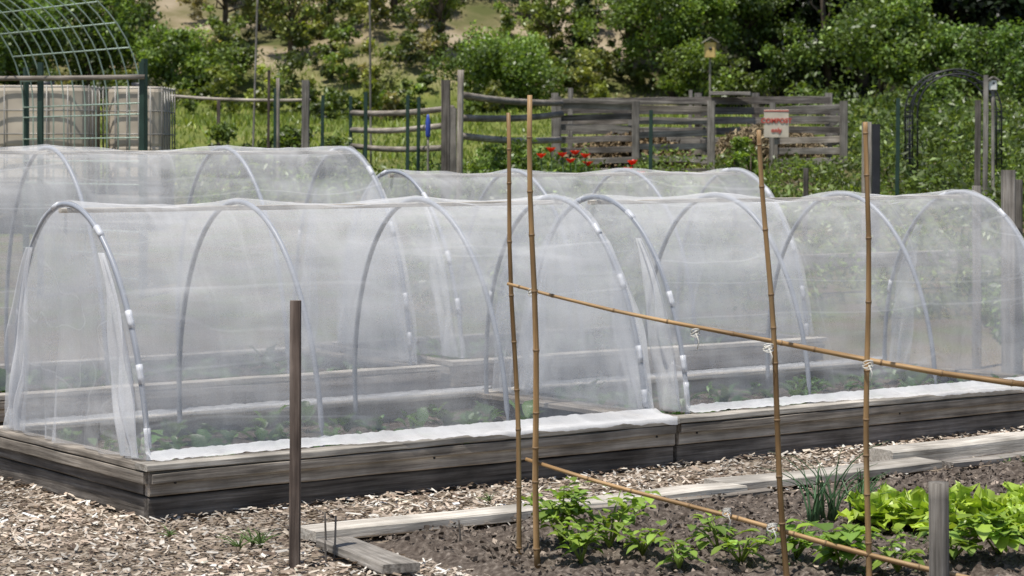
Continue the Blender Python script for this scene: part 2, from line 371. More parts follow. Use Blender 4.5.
n=9000; q=np.stack([rng.uniform(.5,5.4,n),rng.uniform(-3.5,-1.02,n)],-1); P=A0+q[:,:1]*u+q[:,1:]*v
z=np.array([.03+.03*fbm(p[0],p[1],5,5) for p in P])
cl=cloud(np.stack([P[:,0],P[:,1],z+.012],-1),rng.uniform(.005,.016,n),np.clip(np.tile([.16,.13,.105],(n,1))*np.exp(rng.normal(0,.5,(n,1))),.02,.5),.4,.8)
build('garden_soil',[(np.array(V),gridF(na,nb)),(*cl,1)],[SOIL,CHIP],None,True)

# ------------------------------------------------------------ raised beds
def raised_bed(a0,b0,Ln,W,H,z0=0):
    e=empty('raised_garden_bed',(*ab(a0,b0),z0),RZ)
    t=.045; h2=(H-.03)/2
    for k in range(2):
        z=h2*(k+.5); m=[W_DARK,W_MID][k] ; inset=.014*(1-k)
        hh=h2-.008
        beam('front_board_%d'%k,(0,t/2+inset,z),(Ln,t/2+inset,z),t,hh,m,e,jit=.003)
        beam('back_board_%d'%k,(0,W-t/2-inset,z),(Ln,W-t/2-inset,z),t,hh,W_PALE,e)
        beam('end_board_%d'%k,(t/2+inset-.002,t+.02,z),(t/2+inset-.002,W-t-.02,z),t,hh,W_DARK,e)
        beam('far_end_board_%d'%k,(Ln-t/2-inset,t+.02,z),(Ln-t/2-inset,W-t-.02,z),t,hh,W_DARK,e)
    z=H-.014
    beam('front_cap',(-.025,.035,z),(Ln+.01,.035,z),.115,.028,W_PALE,e,jit=.003)
    beam('front_cap_strip',(.0,-.012,z-.043),(Ln-.01,-.012,z-.043),.022,.042,W_MID,e,jit=.003)
    beam('back_cap',(-.025,W-.035,z),(Ln+.01,W-.035,z),.11,.026,W_PALE,e)
    beam('end_cap',(.028,.097,z-.002),(.028,W-.097,z-.002),.10,.026,W_MID,e)
    beam('end_cap_strip',(-.012,.02,z-.045),(-.012,W-.02,z-.045),.022,.05,W_MID,e)
    beam('far_end_cap',(Ln-.045,.097,z-.002),(Ln-.045,W-.097,z-.002),.10,.026,W_MID,e)
    for (x,y) in [(t+.03,t+.03),(Ln-t-.03,t+.03),(t+.03,W-t-.03),(Ln-t-.03,W-t-.03)]:
        beam('corner_post',(x,y,0),(x,y,H-.035),.05,.05,W_DARK,e)
    for x in (.12,Ln*.5,Ln-.12): build('screw_head',[tube([(x,-.003,h2*1.5),(x,.004,h2*1.5)],.006,8)],[BLACKSTEEL],e)
    nx,ny=60,30; X=np.linspace(t,Ln-t,nx);Y=np.linspace(t,W-t,ny)
    Vs=np.array([[x,y,H-.11+.03*fbm(x+a0,y+b0,4,4)] for x in X for y in Y])
    build('bed_soil',[(Vs,gridF(nx,ny))],[SOIL],e,True)
    bl=[]
    for row in (.30,.68,1.02,1.35):
        x=.25
        while x<Ln-.2:
            k=random.randint(7,12); yb=row+random.uniform(-.05,.05); sc=random.uniform(.5,1.2)
            th=rng.random(k)*6.28; el=rng.uniform(.35,1.3,k)
            d=np.stack([np.cos(th)*np.cos(el),np.sin(th)*np.cos(el),np.sin(el)],-1)
            st=rng.uniform(.02,.08,k)*sc
            bs=np.array([x,yb,H-.10])+d*st[:,None]
            bl.append(leaves(bs,d,rng.uniform(.07,.15,k)*sc,rng.uniform(.04,.085,k)*sc,leafcols(k,(.075,.145,.05),.3,.25),.4,.2,.06))
            x+=random.uniform(.15,.4)
    build('crop_plants',bl,[LEAF],e,True)
    return e
def arc_pts(c,hw,H,z,th): return np.stack([c-hw*np.cos(th),z+H*np.sin(th)],-1)
def tunnel(a0,b0,W,zb,hw,H,hoops,hem=True,seed=0):
    """hoops: list of local a positions; every hoop leans a little towards the left end"""
    rr=random.Random(seed); e=empty('hoop_tunnel',(*ab(a0,b0),0),RZ); c=.15+hw
    LEAN=-.055
    th=np.linspace(0,np.pi,40)
    for i,x in enumerate(hoops):
        y=arc_pts(c,hw,H,zb,th); lean=LEAN+rr.uniform(-.008,.008)
        path=np.stack([x+lean*np.sin(th),y[:,0],y[:,1]],-1); path=np.vstack([path[0]-[0,0,.14],path,path[-1]-[0,0,.14]])
        build('hoop_%d'%i,[tube(path,.0128,10)],[PVC],e,True)
        if i in (0,len(hoops)-1):
            bl=[]
            for ta in [.03,.3,.62,1.1,1.75,2.6]:
                ta+=rr.uniform(-.08,.08); tt=np.linspace(max(.0,ta-.04),min(np.pi,ta+.04),4); yy=arc_pts(c,hw+.003,H+.003,zb,tt)
                bl.append(tube(np.stack([x+lean*np.sin(tt),yy[:,0],yy[:,1]],-1),.0155,10))
            build('hoop_clips_%d'%i,bl,[CLIP],e,True)
    x0,x1=hoops[0],hoops[-1]
    beam('ridge_pole',(x0-.04+LEAN,c,zb+H-.030),(x1+.05+LEAN,c,zb+H-.028),.03,.022,W_PALE,e)
    nu=int((x1-x0)*62); nv=84; U=np.linspace(x0-.012,x1+.012,nu); T=np.linspace(0,np.pi,nv); V=np.zeros((nu,nv,3)); hp=np.array(hoops)
    for i,x in enumerate(U):
        k=int(np.clip(np.searchsorted(hp,x)-1,0,len(hp)-2)); f=float(np.clip((x-hp[k])/(hp[k+1]-hp[k]),0,1)); sg=math.sin(f*math.pi)
        near=math.exp(-min(f,1-f)*9)
        for j,t in enumerate(T):
            up=math.sin(t)
            w=.018*noise.noise(Vector((x*1.6+seed,t*4.5,seed*3.1)))*2*sg + .010*noise.noise(Vector((x*5+t*3,t*14,seed)))*(.3+sg)
            w+=.006*math.sin((t*26+ (1 if f<.5 else -1)*x*14))*near*(0.5+noise.noise(Vector((x,t*3,9+seed))))
            r=.018-sg*(.035*(1-.55*up)+.012)+w
            V[i,j]=(x+LEAN*up,c-(hw+r)*math.cos(t),zb+(H+r)*math.sin(t)-.008*sg*up)
    V[:,0,2]=zb-.0; V[:,-1,2]=zb
    build('net_cover',[(V.reshape(-1,3),gridF(nu,nv))],[NET],e,True)
    for side,x in ((-1,x0),(1,x1)):
        ns,nh=90,34; V=np.zeros((ns,nh,3)); T=np.linspace(0.0,np.pi,ns)
        for i,t in enumerate(T):
            yb=c-(hw+.01)*math.cos(t); zt=zb+(H+.012)*math.sin(t)
            yl=c-(hw+.05)*math.cos(t)
            for j in range(nh):
                s=j/(nh-1); z=zt*(1-s)+(zb+.006)*s; y=yb*(1-s)+yl*s
                g=(s**.8)*min(1,(zt-zb)*2.2)
                d=g*(.018*math.sin(yb*31+4*noise.noise(Vector((yb*3,s,seed))))+.04*noise.noise(Vector((yb*5,s*2,seed+4)))) + .05*g*s
                d+=.035*math.sin(s*math.pi)*noise.noise(Vector((yb*2.2,s*3,seed+8+side)))
                V[i,j]=(x+side*(.014+d)+LEAN*(z-zb)/H,y,z)
        build('end_panel',[(V.reshape(-1,3),gridF(ns,nh))],[NET],e,True)
        for yc,dy in ((c-hw,1),(c+hw,-1)):
            nq,nh=26,40; V=np.zeros((nq,nh,3))
            for i in range(nq):
                q=i/(nq-1)
                for j in range(nh):
                    s=j/(nh-1); z=zb+.01+(H*.80)*(1-s); zz=min(1,(z-zb)/H); yh=c-dy*(hw)*math.sqrt(max(0,1-zz*zz))
                    wdt=.04+.17*math.sin(s*2.2)+.07*noise.noise(Vector((s*3,seed,q)))
                    y=yh+dy*(.0+q*wdt) ; d=.018*math.sin(q*15+s*3)+.03+.04*noise.noise(Vector((q*4,s*3,seed+side)))
                    V[i,j]=(x+side*d*(.3+.7*s)+side*.02+LEAN*zz,y,z)
            build('gathered_net',[(V.reshape(-1,3),gridF(nq,nh))],[NETFOLD],e,True)
    if hem:
        for yc,dy in ((c-hw-.012,-1),(c+hw+.012,1)):
            nu=int((x1-x0)*70); nv=12; U=np.linspace(x0-.02,x1+.06,nu); V=np.zeros((nu,nv,3))
            lip=(.17 if dy<0 else .12)
            for i,x in enumerate(U):
                fx=(x-x0)/(x1-x0)
                ext=.08+.02*noise.noise(Vector((x*1.7,seed,dy)))+.025*noise.noise(Vector((x*6,seed,dy)))+.115*np.interp(fx,[0,.3,.45,1],[0,0,.8,1])
                for j in range(nv):
                    s=j/(nv-1); d=s*ext; over=max(0,d-lip)
                    z=zb+.008+.008*abs(noise.noise(Vector((x*9,s*3,seed))))+.006*noise.noise(Vector((x*31,s*5,seed)))-over*1.0
                    V[i,j]=(x+.01*noise.noise(Vector((x*5,s*5,2))),yc+dy*(min(d,lip)+over*.12),z+(.03*(1-s)**3))
            build('net_hem',[(V.reshape(-1,3),gridF(nu,nv))],[FABRIC],e,True)
    return e
BW=1.70
raised_bed(0,0,2.93,BW,.25); raised_bed(2.955,0,3.15,BW,.25)
tunnel(0,0,BW,.25,.695,1.10,[.07,.95,2.0,2.86],seed=1)
tunnel(2.955,0,BW,.25,.695,1.10,[.185,1.05,2.02,3.03],seed=2)
raised_bed(.25,2.79,3.15,BW,.28); raised_bed(3.5,2.79,3.15,BW,.3)
tunnel(.25,2.79,BW,.28,.70,1.34,[-.35,.98,2.16,3.03],False,seed=3)
tunnel(3.5,2.79,BW,.30,.70,1.17,[.17,1.13,2.10,3.13],False,seed=4)

# ------------------------------------------------------------ ground boards
def gb(name,a,b,a2,b2,w,h,mat=W_PALE,z=0):
    p=ab(a,b);q=ab(a2,b2); beam(name,(*p,z+h/2+.02),(*q,z+h/2+.02),w,h,mat,None,jit=.006)
gb('wooden_plank',.26,-.86,2.52,-.92,.17,.045)
gb('wooden_plank',2.50,-.80,3.85,-.86,.19,.04)
gb('wooden_plank',1.3,-1.0,2.6,-1.06,.06,.03,W_MID)
gb('wooden_plank',.30,-1.02,.16,-1.7,.15,.035,W_GREY)
gb('wooden_timber',3.72,-.66,4.95,-.70,.17,.085,W_PALE)
gb('wooden_plank',3.9,-.93,5.6,-1.0,.10,.03,W_GREY)

# ------------------------------------------------------------ stakes, poles
beam('wooden_stake',(-.826,8.56,-.05),(-.822,8.56,1.02),.042,.036,W_STAKE,jit=.002)
rod('wooden_post',(1.52,8.0,-.05),(1.517,8.0,.41),.036,W_GREY,n=16)
bamboo('bamboo_cane',(.035,8.85,-.03),(-.02,8.85,1.74),.0105,seed=1)
bamboo('bamboo_cane',(.100,8.5,-.03),(.068,8.5,1.80),.0125,seed=2)
bamboo('bamboo_cane',(1.005,8.2,-.03),(.904,8.2,1.665),.0115,seed=3)
bamboo('bamboo_cane',(1.288,8.14,-.03),(1.284,8.14,1.693),.0115,seed=4)
bamboo('bamboo_crossbar',(2.35,8.06,.69),(-.02,8.66,1.079),.0135,sag=.045,taper=.45,seed=5)
bamboo('bamboo_crossbar',(1.78,7.98,.03),(.05,8.53,.42),.0115,sag=.012,taper=.6,seed=6)
def tie(x,y,z,r=.018):
    bl=[]
    for k in range(4):
        t=np.linspace(0,2*np.pi,14); ph=k*.5
        bl.append(tube(np.stack([x+r*np.cos(t),y+r*np.sin(t)*1.1,z+(.010*np.sin(t+ph*2)+(k-1.5)*.004)],-1),.002,5,cap=False))
    bl.append(tube([(x,y-r,z),(x+.012,y-r-.006,z-.03),(x+.006,y-r-.004,z-.06)],.002,5))
    build('string_tie',bl,[STRING],None,True)
tie(.934,8.2,.872); tie(1.286,8.13,.817); tie(.08,8.6,1.05); tie(.69,8.47,.905,.016); tie(.95,8.22,.215); tie(.79,8.28,.26,.015)
for p,q in [((-.735,8.9,0),(-.74,8.9,.16)),((-.69,8.75,0),(-.685,8.75,.17)),((-.71,8.6,0),(-.715,8.6,.10)),((-.2,8.9,0),(-.21,8.9,.13)),((1.0,8.9,.0),(1.01,8.9,.12))]:
    rod('plant_marker_stick',p,q,.004,W_DARK,n=6)

# ------------------------------------------------------------ foreground plants
def bushy(name,x,y,h,n,L_,W_,col,spread=1.0,z0=.04,droop=.4,ruf=.04,nst=7):
    bl=[]
    for k in range(nst):
        th=random.uniform(0,6.28); rad=h*spread*random.uniform(.15,.75); hh=h*random.uniform(.55,1.0)
        p0=np.array([x,y,z0]); p2=np.array([x+math.cos(th)*rad,y+math.sin(th)*rad,z0+hh]); p1=(p0+p2)/2+np.array([0,0,hh*.2])
        bl.append(tube([p0,p1,p2],[.005,.004,.002],5,(col[0]*1.3,col[1]*1.1,col[2])))
        m=n//nst; f=rng.uniform(.3,1,m)[:,None]; b0=p0*(1-f)**2+2*p1*f*(1-f)+p2*f*f
        an=rng.random(m)*6.28; d=np.stack([np.cos(an),np.sin(an),rng.uniform(-.1,.8,m)],-1)
        bl.append(leaves(b0+d*.02,d,rng.uniform(.5,1.15,m)*L_,rng.uniform(.5,1.1,m)*W_,leafcols(m,col,.22,.35),droop,.15,ruf))
    build(name,bl,[LEAF],None,True)
G1=(.18,.29,.055)
bushy('potato_plant',.20,8.85,.27,84,.085,.06,G1,.9); bushy('potato_plant',.38,8.80,.22,70,.08,.058,G1,1.1)
bushy('potato_plant',.26,8.45,.16,56,.08,.055,G1,1.2); bushy('potato_plant',.50,8.62,.11,30,.07,.05,G1,1.3)
bushy('potato_plant',.80,8.70,.14,36,.08,.055,G1,1.3); bushy('potato_plant',.86,8.45,.12,30,.075,.05,G1,1.3)
bushy('bean_plant',1.22,8.35,.17,60,.10,.08,(.18,.31,.055),1.4); bushy('bean_plant',1.08,8.55,.13,36,.085,.065,(.18,.31,.055),1.4)
bushy('bean_plant',1.86,8.55,.17,60,.11,.085,(.19,.31,.055),1.3); bushy('bean_plant',2.06,8.75,.15,48,.10,.08,(.19,.31,.055),1.3)
bushy('bean_plant',1.66,8.5,.13,36,.09,.07,(.18,.29,.055),1.3); bushy('bean_plant',.62,8.35,.10,26,.075,.055,G1,1.3); bushy('bean_plant',1.42,8.28,.12,34,.08,.06,G1,1.3)
def lettuce(x,y,s,col=(.36,.50,.08)):
    n=40; th=rng.random(n)*6.28; el=np.linspace(.25,1.4,n); d=np.stack([np.cos(th)*np.cos(el),np.sin(th)*np.cos(el),np.sin(el)],-1)
    b0=np.array([x,y,.04])+d*.015
    build('lettuce',[leaves(b0,d,rng.uniform(.11,.18,n)*s,rng.uniform(.09,.13,n)*s,leafcols(n,col,.15,.2),.25,.22,.12,5,6)],[LEAF],None,True)
for x,y,s in [(1.50,9.35,1),(1.68,9.28,1.05),(1.84,9.42,1.1),(1.98,9.25,1.1),(2.14,9.42,1.15),(1.60,9.55,.9),(2.28,9.22,1.1),(1.75,9.1,.9),(2.05,9.0,1),(2.3,9.6,1),(2.45,9.4,1)]: lettuce(x,y,s)
def onion(x,y,h,n,col=(.08,.16,.07)):
    bl=[]
    for k in range(n):
        th=random.uniform(0,6.28); r=h*random.uniform(.1,.6); hh=h*random.uniform(.5,1)
        t=np.linspace(0,1,6); cx=x+random.uniform(-.03,.03)
        path=np.stack([cx+math.cos(th)*r*t**1.8,y+math.sin(th)*r*t**1.8,.03+hh*(t-.25*t**3)],-1)
        bl.append(tube(path,.0055*(1-.85*t),5,np.array(col)*random.uniform(.7,1.7)))
    build('onion_plant',bl,[LEAF],None,True)
onion(1.34,9.5,.46,16); onion(1.44,9.42,.36,12); onion(1.26,9.42,.33,12); onion(1.52,9.75,.27,9)
def weeds(name,pts,h,col,blade=.004,per=14):
    bl=[]
    for x,y in pts:
        for k in range(per):
            th=random.uniform(0,6.28);r=h*random.uniform(.2,.9);hh=h*random.uniform(.4,1);t=np.linspace(0,1,4)
            bl.append(tube(np.stack([x+math.cos(th)*r*t**1.5,y+math.sin(th)*r*t**1.5,.01+hh*(t-.3*t**3)],-1),blade*(1-.8*t),4,np.array(col)*random.uniform(.6,1.4)))
    build(name,bl,[LEAF],None,True)
weeds('grass_tuft',[(-1.04,9.0),(-1.0,8.95),(-1.08,8.9)],.11,(.16,.25,.07)); weeds('grass_tuft',[(2.5,11.3),(2.6,11.35),(1.75,11.0),(3.2,11.9),(-3.0,11.9),(-3.2,12.1),(-1.4,9.2),(-.1,10.1)],.07,(.14,.22,.06))
weeds('grass_tuft',[(1.2+random.uniform(-.5,1.3),8.6+random.uniform(-.3,.8)) for _ in range(26)],.07,(.15,.27,.06),.003,8)

# ------------------------------------------------------------ mid-ground
def water_tank(x,y,z,w,d,h,rz):
    e=empty('water_tank',(x,y,z),rz)
    for k in (-1,0,1): beam('pallet_%d'%k,(-w/2,k*d*.42,.06),(w/2,k*d*.42,.06),.1,.1,W_GREY,e)
    beam('pallet_deck',(-w/2,0,.125),(w/2,0,.125),d,.02,W_GREY,e)
    nu=48
    zs=[.14,.17,.2,.35,.5,.52,.55,.75,.95,h-.06,h-.02,h]; sc=[.9,.98,1,1,1,.985,1,1,1,1,.97,.86]
    V=[]
    for zz,s in zip(zs,sc):
        for i in range(nu):
            t=2*math.pi*i/nu; cx,cy=math.cos(t),math.sin(t); kk=(abs(cx)**6+abs(cy)**6)**(-1/6)
            V.append((cx*kk*w*.475*s,cy*kk*d*.475*s,zz))
    F=[(a*nu+i,a*nu+(i+1)%nu,(a+1)*nu+(i+1)%nu,(a+1)*nu+i) for a in range(len(zs)-1) for i in range(nu)]+[tuple(range((len(zs)-1)*nu,len(zs)*nu))]
    me=bpy.data.meshes.new('bottle'); me.from_pydata(V,[],F); me.materials.append(TANK)
    link(bpy.data.objects.new('bottle',me),e)
    build('cap',[tube([(0,0,h-.01),(0,0,h+.05)],.09,16)],[BLACKSTEEL],e)
    bl=[]
    for zz in np.linspace(.16,h-.02,5):
        bl.append(tube([(-w/2,-d/2,zz),(w/2,-d/2,zz),(w/2,d/2,zz),(-w/2,d/2,zz),(-w/2,-d/2,zz)],.008,6))
    for s in (-1,1):
        for xx in np.linspace(-w/2,w/2,6): bl.append(tube([(xx,s*d/2,.12),(xx,s*d/2,h)],.008,6))
        for yy in np.linspace(-d/2,d/2,6): bl.append(tube([(s*w/2,yy,.12),(s*w/2,yy,h)],.008,6))
    build('cage',bl,[METAL],e)
water_tank(-4.95,23.9,1.15,1.1,1.0,1.16,.0); water_tank(-4.02,24.3,1.15,.62,.9,1.16,.0)
beam('tank_plinth',(-5.6,24.1,1.05),(-3.7,24.1,1.05),1.1,.22,W_GREY)
def arch_trellis():
    rz=math.radians(38); e=empty('wire_arch_trellis',(-5.0,20.6,0),rz); bl=[]
    R=1.15; z0=.3; Ln=2.4
    f=lambda t,y:np.stack([R*np.cos(t),np.full_like(t,y),z0+1.75+1.15*np.sin(t)],-1)
    Y=np.linspace(-Ln/2,Ln/2,12); th=np.linspace(0,np.pi,25)
    for y in Y:
        p=f(th,y); p=np.vstack([[R,y,z0],p,[-R,y,z0]]); bl.append(tube(p,.007,5))
    for t in np.linspace(0,np.pi,15): 
        p=f(np.array([t]),-Ln/2)[0]; bl.append(tube([p,p+[0,Ln,0]],.007,5))
    for z in np.linspace(z0+.15,z0+1.65,8):
        for s in (-1,1): bl.append(tube([(s*R,-Ln/2,z),(s*R,Ln/2,z)],.007,5))
    build('wire_mesh',bl,[mat_plain('wire_pale_green',(.40,.50,.42),.45,.2,.15)],e)
    for x,y in ((R+.03,-Ln/2),(R+.03,Ln/2),(-R-.03,-Ln/2),(-R-.03,Ln/2)):
        beam('post',(x,y,.0),(x,y,2.45),.05,.05,GREENSTEEL,e)
arch_trellis()
e=empty('pole_rail_fence'); rod('top_rail',(-6.6,19.9,2.28),(-3.25,19.9,2.27),.022,W_MID,e,bend=.02)
for x in (-6.2,-4.18,-3.28): beam('post',(x,19.95,.2),(x,19.95,2.4),.05,.05,GREENSTEEL,e)
k=1/2250
for px,D,top,mt,w,nm in [(275,27,88,GREENSTEEL,.045,0),(305,27,80,W_GREY,.09,1),(322,27.5,95,GREENSTEEL,.04,0),(350,28,96,GREENSTEEL,.04,0),(365,27,92,GREENSTEEL,.045,0),
      (407,26,95,GREENSTEEL,.04,0),(418,26.2,97,GREENSTEEL,.04,0),(218,27.5,100,W_STAKE,.04,1),(268,26.5,70,W_STAKE,.03,1),(445,25,80,W_DARK,.10,1),(452,25.6,108,W_GREY,.09,1),(650,24,110,GREENSTEEL,.04,0),(866,22,122,W_MID,.09,1),(875,21.6,124,BLACKSTEEL,.075,0),
      (897,24,98,GREENSTEEL,.04,0),(985,25,75,W_GREY,.05,1),(977,24,100,W_DARK,.06,1),(805,23,168,W_DARK,.05,1),(570,31,88,W_GREY,.07,1),(690,31.8,90,W_GREY,.05,1)]:
    x=(px-512)*D*k; zt=1.57+(156-top)*D*k; z=terr(x,D)
    beam('wooden_fence_post' if nm else 'steel_fence_post',(x,D,z-.1),(x+.01,D,zt),w,w*.8,mt)
def tall(px,D,top,r,mat,lean=0): 
    x=(px-512)*D*k; rod('tall_garden_pole',(x,D,terr(x,D)-.1),(x+lean,D,1.57+(156-top)*D*k),r,mat,n=8)
tall(252,30,-20,.014,W_GREY,.08); tall(371,32,-20,.016,W_GREY,-.02); tall(459,25,70,.035,W_MID,.02); tall(278,26,78,.02,W_MID)
e=empty('split_rail_fence')
for (px1,y1,px2,y2,D1,D2,r) in [(352,113,452,108,28,26,.035),(352,130,440,126,28,26,.035),(462,95,562,103,25.5,29,.04),(462,118,562,114,25.5,29,.04),(462,136,560,140,25.5,29,.04),(352,146,440,148,28,26,.035),(160,95,310,100,30,29,.02)]:
    rod('rail',((px1-512)*D1*k,D1,1.57+(156-y1)*D1*k),((px2-512)*D2*k,D2,1.57+(156-y2)*D2*k),r,W_MID,e,n=8,bend=.03)
def compost_bin():
    e=empty('compost_bin',(0,0,0)); zb=1.3
    def panel(x0,y0,x1,y1,zt,n,w,mat=W_GREY,zb=zb,tag='slat'):
        for i in range(n):
            z=zb+.06+(zt-zb-.1)*i/(n-1); dz=random.uniform(-.02,.02); g=random.uniform(-.03,.03)
            beam('%s'%tag,(x0+g,y0,z+dz),(x1+g,y1,z-dz*.7),.025,w,random.choice([mat,W_DARK,W_GREY]),e,jit=.006)
    def post(x,y,zt,w=.1): beam('bin_post',(x,y,zb-.1),(x,y,zt),w,w*.8,W_GREY,e)
    panel(.60,29.9,1.62,29.9,2.27,7,.08); panel(1.66,30,2.62,30.0,2.24,6,.08)
    for x,z in [(.6,2.36),(1.64,2.3),(2.64,2.3)]: post(x,29.83,z)
    panel(.6,31.3,4.42,31.25,2.38,8,.10,W_MID)
    panel(3.5,29.95,4.38,29.95,2.24,7,.085,W_MID)
    for x in (.6,2.6,3.4,4.42): post(x,31.4,2.45)
    for x in (1.64,2.64,4.40): panel(x,30.0,x,31.2,2.2,7,.09)
    post(4.4,29.85,2.3); post(3.46,29.88,2.28,.08)
    beam('top_board',(.5,29.86,2.32),(2.7,29.86,2.26),.12,.03,W_GREY,e); beam('loose_board',(2.75,31.2,2.44),(3.3,31.1,2.43),.2,.05,W_GREY,e)
    n=9000; p=sphere_pts(n)*np.array([.78,.5,.42])+np.array([3.5,30.55,1.6]); p[:,2]=np.maximum(p[:,2],1.3)
    K=np.tile([.25,.195,.12],(n,1))*np.exp(rng.normal(0,.4,(n,1))); 
    build('straw_heap',[cloud(p,rng.uniform(.03,.08,n),np.clip(K,.02,.6),.3,.16)],[CHIP],e)
    n=4000; p=sphere_pts(n)*np.array([.9,.5,.4])+np.array([1.6,30.6,1.5]); 
    build('compost_heap',[cloud(p,rng.uniform(.03,.08,n),np.clip(np.tile([.2,.15,.09],(n,1))*np.exp(rng.normal(0,.4,(n,1))),.02,.7),.3,.4)],[CHIP],e)
compost_bin()
def compost_sign():
    e=empty('compost_sign',(3.43,29.2,0))
    beam('stake',(0,.03,1.2),(0,.03,2.14),.04,.03,W_MID,e)
    beam('panel',(-.16,0,1.99),(.16,0,1.99),.02,.36,SIGNP,e,jit=.001)
    for i,(s,z,sz) in enumerate([('COMPOST',2.0,.085),('only',1.88,.08)]):
        cu=bpy.data.curves.new('lettering',type='FONT'); cu.body=s; cu.size=sz; cu.align_x='CENTER'; cu.extrude=.002; cu.offset=.002
        cu.materials.append(RED); o=bpy.data.objects.new('lettering_%d'%i,cu); o.location=(0,-.016,z); o.rotation_euler=(math.pi/2,0,0); link(o,e)
    beam('border',(-.16,-.013,2.155),(.16,-.013,2.155),.004,.012,RED,e,jit=0)
compost_sign()
def arbor():
    e=empty('garden_arbor',(5.3,26.8,1.05)); bl=[]
    for y in (0,.5):
        th=np.linspace(0,np.pi,24)
        for R,h in ((.53,1.05),(.47,1.05)):
            p=np.stack([-R*np.cos(th),np.full(24,y),h+R*.95*np.sin(th)],-1); bl.append(tube(np.vstack([[-R,y,0],p,[R,y,0]]),.011,6))
        for t in np.linspace(.1,np.pi-.1,12): bl.append(tube([(-.47*math.cos(t),y,1.05+.45*math.sin(t)),(-.53*math.cos(t+.12),y,1.05+.5*math.sin(t+.12))],.007,5))
    for t in np.linspace(0,np.pi,9): bl.append(tube([(-.53*math.cos(t),0,1.05+.5*math.sin(t)),(-.53*math.cos(t),.5,1.05+.5*math.sin(t))],.009,5))
    for s in (-1,1):
        for z in np.linspace(.15,1,6): bl.append(tube([(s*.53,0,z),(s*.53,.5,z)],.009,5))
        for q in range(3): bl.append(tube([(s*.53,.12+q*.13,.1),(s*.53,.12+q*.13,1.0)],.006,5))
    build('frame',bl,[BLACKSTEEL],e)
arbor()
def nestbox(x,y,z,s,name,mat):
    e=empty(name,(x,y,z)); beam('box',(0,0,-.12*s),(0,0,.12*s),.18*s,.18*s,mat,e,jit=0)
    beam('roof_left',(-.0,-.001,.2*s),(-.14*s,-.001,.11*s),.26*s,.02,W_GREY,e,jit=0); beam('roof_right',(.0,.003,.2*s),(.14*s,.003,.11*s),.26*s,.02,W_GREY,e,jit=0)
    build('entrance',[tube([(0,-.085*s,0.02),(0,-.097*s,0.02)],.028*s,12)],[BLACKSTEEL],e); rod('pole',(0,0,terr(x,y)-z),(0,0,-.12*s),.02,W_GREY,e)
nestbox((710-512)*44*k,44,1.57+(156-50)*44*k,1.2,'bird_house',mat_plain('birdhouse_yellow',(.6,.42,.16),.7)); nestbox((993-512)*25.5*k,25.5,1.57+(156-85)*25.5*k,.45,'bird_feeder',WHITE)
e=empty('blue_water_bottle',((428-512)*25.4*k,25.4,0))
build('body',[tube([(0,0,1.78),(0,0,1.80),(0,0,1.95),(0,0,2.0),(0,0,2.04)],[.02,.028,.028,.018,.012],12)],[BLUE],e,True); rod('stick',(0,0,terr(-.95,25.4)),(0,0,1.79),.012,W_GREY,e)
for x,y,h,w in [(3.53,16.0,1.47,.09),(3.63,16.2,1.40,.08),(3.72,15.9,1.30,.09),(3.43,16.6,1.35,.06)]: beam('wooden_fence_post',(x,y,-.05),(x,y,h),w,w,W_GREY)
beam('garden_board',(2.4,20.0,.62),(4.7,20.6,.66),.05,.14,W_MID); 

# ------------------------------------------------------------ vegetation
def obj(name,bl): return build(name,bl,[LEAF,BARK])
def bush(name,px,D,w,h,n,leaf,col,cl=18,**kw):
    x=(px-512)*D*k; return obj(name,grow((x,D,terr(x,D)),h,w/2,n,leaf,col,cl,True,.05,**kw))
YG=(.20,.25,.05); MG=(.11,.165,.04); DG=(.04,.065,.025); BG=(.16,.24,.05)
def veg_strip(name,x0,x1,y0,y1,h,n,leaf,col,seed=0):
    x=rng.uniform(x0,x1,n);y=rng.uniform(y0,y1,n)
    dn=np.array([noise.noise(Vector((a*1.9+seed,b*1.3,5))) for a,b in zip(x,y)]); ok=dn>-.12; x=x[ok];y=y[ok];n=len(x)
    hh=np.array([max(.08,h*(.6+1.1*noise.noise(Vector((a*1.6+seed,b*1.3,2))))) for a,b in zip(x,y)])
    tint=np.array([noise.noise(Vector((a*1.1,b*.9,7+seed))) for a,b in zip(x,y)])[:,None]
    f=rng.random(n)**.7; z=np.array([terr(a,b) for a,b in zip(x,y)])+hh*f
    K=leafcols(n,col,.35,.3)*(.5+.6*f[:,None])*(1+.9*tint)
    return obj(name,[cloud(np.stack([x,y,z],-1),leaf*rng.uniform(.6,1.4,n),np.clip(K,.01,.6),.2,.4)])
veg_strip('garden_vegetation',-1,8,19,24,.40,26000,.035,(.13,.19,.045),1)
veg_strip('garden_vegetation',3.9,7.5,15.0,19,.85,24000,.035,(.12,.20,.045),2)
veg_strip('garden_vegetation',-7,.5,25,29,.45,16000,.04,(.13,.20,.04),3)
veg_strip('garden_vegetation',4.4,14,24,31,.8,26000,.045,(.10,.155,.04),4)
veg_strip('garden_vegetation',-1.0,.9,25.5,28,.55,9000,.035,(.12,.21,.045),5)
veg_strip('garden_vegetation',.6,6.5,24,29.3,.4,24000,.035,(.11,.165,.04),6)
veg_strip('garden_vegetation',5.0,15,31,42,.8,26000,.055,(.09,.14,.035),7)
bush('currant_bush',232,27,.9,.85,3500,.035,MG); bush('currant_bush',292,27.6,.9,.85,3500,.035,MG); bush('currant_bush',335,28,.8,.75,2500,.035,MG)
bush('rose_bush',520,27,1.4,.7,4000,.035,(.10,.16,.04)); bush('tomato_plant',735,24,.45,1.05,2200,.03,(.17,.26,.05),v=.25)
bush('tomato_plant',750,24.3,.3,.9,1400,.03,(.17,.26,.05))
